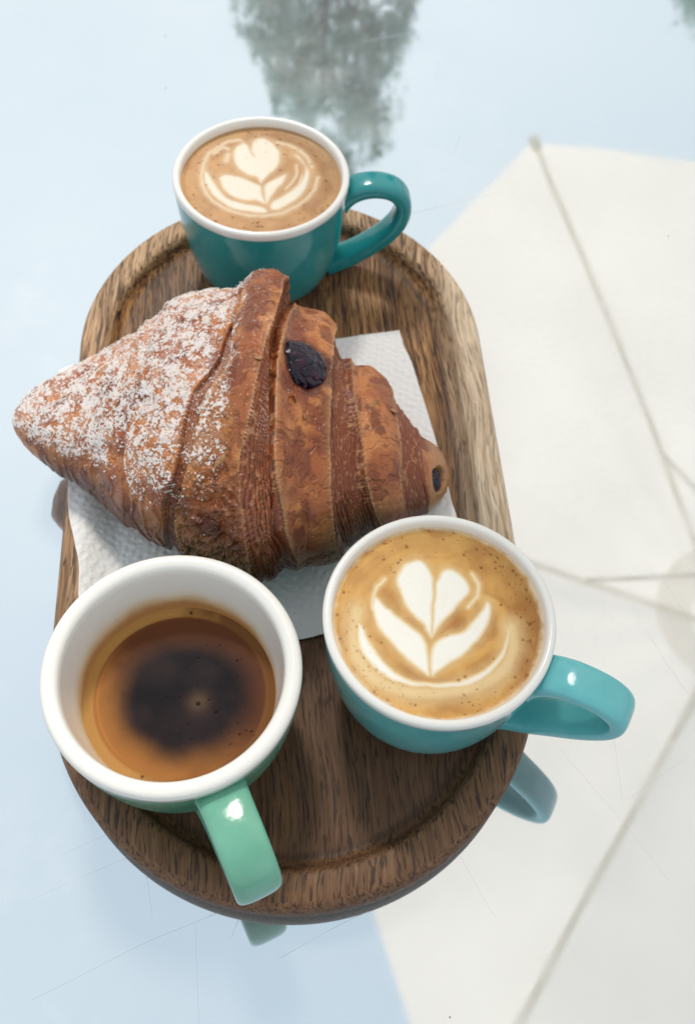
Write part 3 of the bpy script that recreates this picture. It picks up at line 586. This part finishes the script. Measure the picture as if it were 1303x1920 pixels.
ca_ = attr(nt, 'tint'); pa = attr(nt, 'sugar'); co = mapped(nt, (1, 1, 1))
f1 = noise(nt, co, 700, 4, .6); f2 = noise(nt, co, 2600, 3, .6)
c = mixc(nt, maprange(nt, f1, .42, .7, 0, .4), ca_.outputs['Color'], mixc(nt, 1.0, ca_.outputs['Color'], (.55, .42, .38), 'MULTIPLY'))
c = mixc(nt, maprange(nt, f2, .62, .72, 0, .35), c, (.50, .26, .12))
sg = maprange(nt, math_(nt, 'ADD', pa.outputs['Fac'], math_(nt, 'MULTIPLY', math_(nt, 'SUBTRACT', f2, .5), 1.5)), .30, .95, 0, .88)
c = mixc(nt, sg, c, (.76, .72, .71))
nt.links.new(c, bs.inputs['Base Color']); nt.links.new(maprange(nt, sg, 0, 1, .30, .9), bs.inputs['Roughness'])
bs.inputs['Specular IOR Level'].default_value = .45
b0 = bump(nt, f1, .30, .0005, None); bump(nt, f2, .3, .0002, bs, b0)
cro = tag(empty('croissant', (-.04, .25, .0135)), 'large brown jam-filled croissant on the napkin, its left half dusted with icing sugar', 'croissant')
Vc = G2.reshape(-1, 3)-np.array(cro.location)
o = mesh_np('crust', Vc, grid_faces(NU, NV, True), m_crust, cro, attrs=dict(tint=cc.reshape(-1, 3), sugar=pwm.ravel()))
# loose sugar grains and clumps lying on the crust
flat = G2.reshape(-1, 3); nf = N2.reshape(-1, 3); area = np.linalg.norm(np.cross(np.gradient(G2, axis=0), np.roll(G2, -1, 1)-G2), axis=-1).ravel()
wgt = (np.clip(pw, 0, 1)**1.3*(pwm**3+.03)).ravel()*area; wgt2 = (np.clip(pw, 0, 1)+.06*(T < 16.5)*ss(20, 60, PH)*up_).ravel()*area+(up_.ravel()*area*.012)
ico = np.array([(0, 0, 1), (.894, 0, .447), (.276, .851, .447), (-.724, .526, .447), (-.724, -.526, .447), (.276, -.851, .447), (.724, .526, -.447), (-.276, .851, -.447), (-.894, 0, -.447), (-.276, -.851, -.447), (.724, -.526, -.447), (0, 0, -1)])
icf = np.array([(0, 1, 2), (0, 2, 3), (0, 3, 4), (0, 4, 5), (0, 5, 1), (1, 6, 2), (2, 7, 3), (3, 8, 4), (4, 9, 5), (5, 10, 1), (2, 6, 7), (3, 7, 8), (4, 8, 9), (5, 9, 10), (1, 10, 6), (6, 11, 7), (7, 11, 8), (8, 11, 9), (9, 11, 10), (10, 11, 6)])
def grains(n, w, r0, r1):
    idx = rng.choice(len(flat), n, p=w/w.sum()); r = r0+(r1-r0)*rng.random(n)**3
    j = rng.normal(0, .0004, (n, 3)); P = flat[idx]+nf[idx]*(r*.15)[:, None]+j-nf[idx]*(j*nf[idx]).sum(-1)[:, None]
    S = (.65+.7*rng.random((n, 12)))*r[:, None]
    V = P[:, None]+ico[None]*S[..., None]*np.array([1, 1, .8]); F = icf[None]+(np.arange(n)*12)[:, None, None]
    return V.reshape(-1, 3), F.reshape(-1, 3)
V1, F1 = grains(17000, wgt, .00006, .00027); V2, F2 = grains(5000, wgt2, .00006, .00024)
m_sugar, nt, bs = mat('icing_sugar'); bs.inputs['Base Color'].default_value = (.83, .81, .80, 1); bs.inputs['Roughness'].default_value = .95
o = mesh_np('icing_sugar', np.concatenate([V1, V2])-np.array(cro.location), np.concatenate([F1, F2+len(V1)]), m_sugar, cro, smooth=False); o['kind'] = 'stuff'
# torn flakes along the layer edges
m_flake, nt, bs = mat('thin_crust_flake'); f = noise(nt, mapped(nt, (1, 1, 1)), 300, 4)
nt.links.new(ramp(nt, f, [(.3, (.20, .075, .028)), (.7, (.47, .24, .10))]), bs.inputs['Base Color']); bs.inputs['Roughness'].default_value = .45
def flake(t, p, l, w, rot, lift_):
    c, n = ctr(t, p); i = int(np.abs(tg-t).argmin()); j = int(np.abs(ph-p).argmin()); c = G2[i, j]; n = N2[i, j]
    a = np.array([0, 0, 1.])-n*n[2]; a /= np.linalg.norm(a)+1e-9; b = np.cross(n, a)
    a, b = a*math.cos(rot)+b*math.sin(rot), -a*math.sin(rot)+b*math.cos(rot)
    V = []; k = 9
    for u in range(k):
        for v in range(4):
            x = (u/(k-1)-.5); y = v/3
            ww = w*(1-(2*x)**2*.8)*(.7+.6*random.random()*(v == 3)); V.append(c+a*l*x+b*(ww*(y-.3))+n*(.0002+lift_*y*y*(1-(2*x)**2)))
    o = mesh_np('flake', np.array(V)-np.array(cro.location), grid_faces(k, 4), m_flake, cro)
    o.modifiers.new('thick', 'SOLIDIFY').thickness = .00025
for q in ((21.0, 84, .008, .003, 1.0, .0012), 
          (14.3, 88, .006, .004, .5, .0008), (17.6, 76, .008, .003, 1.3, .0009), (17.0, 82, .006, .004, .3, .0006), (11.9, 52, .01, .002, .3, .001), (12.2, 72, .009, .002, 2.0, .001), (24.2, 100, .006, .003, .4, .0012), (22.9, 96, .006, .003, 1.4, .0007)):
    flake(*q)
# berry jam pushing out of the crust
m_jam, nt, bs = mat('dark_berry_jam'); co = mapped(nt, (1, 1, 1)); f = noise(nt, co, 260, 4, .55)
nt.links.new(ramp(nt, f, [(.3, (.004, .003, .009)), (.5, (.012, .005, .020)), (.66, (.045, .006, .018)), (.8, (.12, .015, .02))]), bs.inputs['Base Color'])
bs.inputs['Roughness'].default_value = .16; bs.inputs['Specular IOR Level'].default_value = .3; bs.inputs['Coat Weight'].default_value = .22; bs.inputs['Coat Roughness'].default_value = .05
bump(nt, noise(nt, co, 520, 3), .5, .0009, bs)
def blob(name, c, n, rx, ry, rz, amp, fq, seed):
    th = np.linspace(0, np.pi, 70)[:, None]; p = (np.arange(110)*2*np.pi/110)[None]
    u = np.stack([np.sin(th)*np.cos(p), np.sin(th)*np.sin(p), np.cos(th)+0*p], -1)
    d = 1+amp*(fbm(u*fq+seed, 4, seed)-.5)*2-.10*ss(.86, .99, 1-np.abs(2*fbm(u*fq*1.1+seed+5, 2, seed)-1))
    a = np.array([1., 0, 0]); a -= n*(a@n); a /= np.linalg.norm(a); b = np.cross(n, a)
    V = c+(u[..., 0:1]*a*rx+u[..., 1:2]*b*ry+u[..., 2:3]*n*rz)*d[..., None]
    return mesh_np(name, V.reshape(-1, 3)-np.array(cro.location), grid_faces(70, 110, True), m_jam, cro)
blob('jam_filling', jc+jn*.0004, jn, .0126, .0108, .0082, .15, 1.7, 3)
blob('jam_filling', hc-hn*.0040, hn, .0044, .0056, .0030, .2, 2.5, 8)

# ------------------------------------------------------------------ parasol above the right-hand side, seen in the mirror
PX, PY = .955, 1.06; RIM, HUB, PR = 1.35, 1.80, 1.26
par = tag(empty('parasol', (PX, PY, GZ)), 'cream hexagonal café parasol standing beyond the table, its lit underside mirrored in the table top', 'parasol')
m_can, nt, bs = mat('cream_canopy_cloth'); co = mapped(nt, (1, 1, 1))
w1 = noise(nt, co, 2.5, 4); c = ramp(nt, w1, [(.35, (.87, .775, .70)), (.65, (.95, .85, .765))])
d1 = N(nt, 'ShaderNodeBsdfDiffuse'); t1 = N(nt, 'ShaderNodeBsdfTranslucent'); nt.links.new(c, d1.inputs[0]); nt.links.new(c, t1.inputs[0])
ms = N(nt, 'ShaderNodeMixShader'); ms.inputs[0].default_value = TRANS; nt.links.new(d1.outputs[0], ms.inputs[1]); nt.links.new(t1.outputs[0], ms.inputs[2])
nt.links.new(ms.outputs[0], nt.nodes['Material Output'].inputs['Surface'])
m_rib, nt, bs = mat('pale_grey_painted_aluminium'); bs.inputs['Base Color'].default_value = (.88, .88, .87, 1); bs.inputs['Roughness'].default_value = .5
m_rod, nt, bs = mat('milky_fibreglass_rod'); d1 = N(nt, 'ShaderNodeBsdfDiffuse'); t1 = N(nt, 'ShaderNodeBsdfTranslucent')
d1.inputs[0].default_value = t1.inputs[0].default_value = (.96, .94, .90, 1); ms = N(nt, 'ShaderNodeMixShader'); ms.inputs[0].default_value = .8
nt.links.new(d1.outputs[0], ms.inputs[1]); nt.links.new(t1.outputs[0], ms.inputs[2]); nt.links.new(ms.outputs[0], nt.nodes['Material Output'].inputs['Surface'])
PO = np.array([PX, PY, GZ])
def tube(name, p0, p1, w, h, m, parent, off=PO):
    p0 = np.array(p0, float); p1 = np.array(p1, float); d = p1-p0; d /= np.linalg.norm(d); s = np.cross(d, (0, 0, 1.)); s /= np.linalg.norm(s)+1e-9; u = np.cross(s, d)
    V = []; b = .22
    for q in (p0, p1):
        for x, y in ((-.5, -.5+b), (-.5+b, -.5), (.5-b, -.5), (.5, -.5+b), (.5, .5-b), (.5-b, .5), (-.5+b, .5), (-.5, .5-b)):
            V.append(q+s*x*w+u*y*h-off)
    F = [(i, (i+1) % 8, 8+(i+1) % 8, 8+i) for i in range(8)]+[tuple(range(7, -1, -1)), tuple(range(8, 16))]
    return mesh_np(name, V, F, m, parent, smooth=False)
corn = []
a0 = math.atan2(2.254-PY, .426-PX)
for k in range(6):
    a = a0+k*math.pi/3; corn.append(np.array([PX+PR*math.cos(a), PY+PR*math.sin(a), RIM]))
corn[0] = np.array([.424, 2.262, RIM]); corn[1] = np.array([-.262, 1.13, RIM]); corn[2] = np.array([.226, -.045, RIM])
hub = np.array([PX, PY, HUB])
for k in range(6):
    A, B = corn[k], corn[(k+1) % 6]; m = 40; V = []
    for i in range(m+1):
        s = i/m
        for j in range(m+1):
            t = j/m; q = hub*(1-s)+(A*(1-t)+B*t)*s
            bow = 4*t*(1-t); q = q.copy(); q[2] += -.050*s*(1-s)*4*.35-.022*bow*s*s; q[:2] += (hub[:2]-q[:2])*.0*bow*s*s
            q[2] += (.010*math.sin(9*t+5*s+k)+.006*math.sin(23*t-4*s+2*k))*s*(1-s)
            V.append(q-PO)
    mesh_np('canopy_panel', V, grid_faces(m+1, m+1), m_can, par)
    rb = []
    for i in range(8):
        s0, s1 = i/8, (i+1)/8
        f = lambda s: hub*(1-s)+A*s+np.array([0, 0, -.050*s*(1-s)*4*.35-.012])
        rb.append((f(s0), f(s1)))
    rib = None
    bmV, bmF = [], []
    for p0, p1 in rb:
        d = p1-p0; s_ = np.cross(d, (0, 0, 1.)); s_ /= np.linalg.norm(s_); n0 = len(bmV)
        for q in (p0, p1):
            for x, y in ((-.007, -.003), (.007, -.003), (.007, .003), (-.007, .003)): bmV.append(q+s_*x+np.array([0, 0, y])-PO)
        bmF += [(n0, n0+1, n0+5, n0+4), (n0+1, n0+2, n0+6, n0+5), (n0+2, n0+3, n0+7, n0+6), (n0+3, n0, n0+4, n0+7)]
    rib = mesh_np('rib', bmV, bmF, m_rod, par, smooth=False)
    dd = (A-hub)/np.linalg.norm(A-hub); tube('rib_end_cap', A-dd*.035-np.array([0, 0, .014]), A+dd*.004-np.array([0, 0, .014]), .026, .020, m_rod, par)
    mp_ = hub*.68+A*.32-np.array([0, 0, .035]); tube('strut', np.array([PX, PY, 1.50])+(A-hub)*[.03, .03, 0], mp_, .010, .008, m_rod, par)
V, F = lathe([(.001, 0), (.035, 0), (.04, .01), (.04, .07), (.02, .08), (.001, .08)], 24, 0, 0, HUB-.075-GZ); mesh_np('hub', V, F, m_rib, par)
V, F = lathe([(.001, 0), (.035, 0), (.04, .01), (.04, .07), (.001, .075)], 24, 0, 0, 1.46-GZ); mesh_np('slider', V, F, m_rib, par)
V, F = lathe([(.0225, 0), (.0225, HUB-GZ-.02), (.001, HUB-GZ-.019)], 24, 0, 0, .02); mesh_np('pole', V, F, m_rib, par)
V, F = lathe([(.001, 0), (.27, 0), (.275, .03), (.26, .06), (.04, .075), (.04, .26), (.026, .262), (.001, .262)], 40, 0, 0, 0); mesh_np('base_weight', V, F, m_rib, par)
# double cloth reinforcement round the pole top and vent cap above
V = []; m = 36
for s in (.085, .155, .158):
    for k in range(m):
        a = 2*math.pi*k/m; V.append(np.array([PX+PR*s*math.cos(a), PY+PR*s*math.sin(a), HUB-(HUB-RIM)*s*.93-.022])-PO)
F = [(r*m+k, r*m+(k+1) % m, (r+1)*m+(k+1) % m, (r+1)*m+k) for r in range(2) for k in range(m)]; mesh_np('reinforcing_ring', V, F, m_rod, par)
# ------------------------------------------------------------------ trees beyond, mirrored at the top of the picture
m_leaf, nt, bs = mat('tree_leaves'); oi = N(nt, 'ShaderNodeNewGeometry')
nt.links.new(ramp(nt, oi.outputs['Random Per Island'], [(0, (.08, .15, .13)), (.6, (.12, .21, .18)), (1, (.18, .29, .25))]), bs.inputs['Base Color']); bs.inputs['Roughness'].default_value = .6
tl = N(nt, 'ShaderNodeBsdfTranslucent'); tl.inputs[0].default_value = (.30, .48, .44, 1); ml = N(nt, 'ShaderNodeMixShader'); ml.inputs[0].default_value = .6
nt.links.new(bs.outputs[0], ml.inputs[1]); nt.links.new(tl.outputs[0], ml.inputs[2]); nt.links.new(ml.outputs[0], nt.nodes['Material Output'].inputs['Surface'])
m_bark, nt, bs = mat('tree_bark'); nt.links.new(ramp(nt, noise(nt, mapped(nt, (1, 1, .2)), 20), [(0, (.05, .04, .03)), (1, (.16, .13, .10))]), bs.inputs['Base Color'])
def tree(x, y, tip, wfun, zlow, label, n, seed, lean=0):
    g = np.random.default_rng(seed); t = tag(empty('tree', (x, y, GZ)), label, 'tree')
    V, F = lathe([(.16, 0), (.12, .5), (.09, 2), (.05, (tip-GZ)*.7), (.01, (tip-GZ)*.9)], 14); mesh_np('trunk', V, F, m_bark, t)
    V, F = [], []
    for k in range(26):
        z = zlow+(tip-zlow)*(.05+.8*g.random()); a = g.uniform(0, 6.28); L_ = wfun((tip-z))*.75; d = np.array([math.cos(a)*L_, math.sin(a)*L_, L_*1.1])
        p0 = np.array([0, 0, z-GZ-.8]); s = np.cross(d, (0, 0, 1.)); s /= np.linalg.norm(s)+1e-9; u = np.cross(d/np.linalg.norm(d), s); n0 = len(V)
        for q, r in ((p0, .035), (p0+d, .008)):
            for b in range(5): V.append(q+(s*math.cos(b*1.2566)+u*math.sin(b*1.2566))*r)
        F += [(n0+b, n0+(b+1) % 5, n0+5+(b+1) % 5, n0+5+b) for b in range(5)]
    mesh_np('branches', V, F, m_bark, t)
    z = tip-(tip-zlow)*g.random(n)**.85; w = np.array([wfun(tip-q) for q in z]); a = g.uniform(0, 6.283, n); r = w*np.sqrt(g.random(n))**.8
    P = np.stack([r*np.cos(a)+lean*np.exp(-(tip-z)/.6), r*np.sin(a), z-GZ], -1)
    keep = fbm(P*1.5+seed, 3, seed) > .37+.12*(r/w); P = P[keep]; n = len(P)
    P = P+ (fbm(P[:, None, :]*2.2+np.array([[[0, 0, 0], [31, 0, 0], [0, 57, 0]]]), 2, 3)-.5)*.7
    s = .03+.045*g.random(n); A = g.normal(size=(n, 3)); A /= np.linalg.norm(A, axis=1)[:, None]; B = np.cross(A, g.normal(size=(n, 3))); B /= np.linalg.norm(B, axis=1)[:, None]
    V = np.stack([P-A*s[:, None], P+B*(s*.5)[:, None], P+A*s[:, None], P-B*(s*.5)[:, None]], 1).reshape(-1, 3)
    mesh_np('crown', V, np.arange(4*n).reshape(n, 4), m_leaf, t, smooth=False)
tree(-.76, 12, 9.75, lambda d: 1.05*(1-math.exp(-max(d, 0)/.75))+.08, 3.2, 'tall narrow leafy tree mirrored behind the far cup at the top of the picture', 42000, 3, .38)
tree(4.65, 12, 7.35, lambda d: 1.35*(1-math.exp(-max(d, 0)/.5))+.1, 2.2, 'small leafy tree mirrored at the top right corner of the picture', 26000, 8)
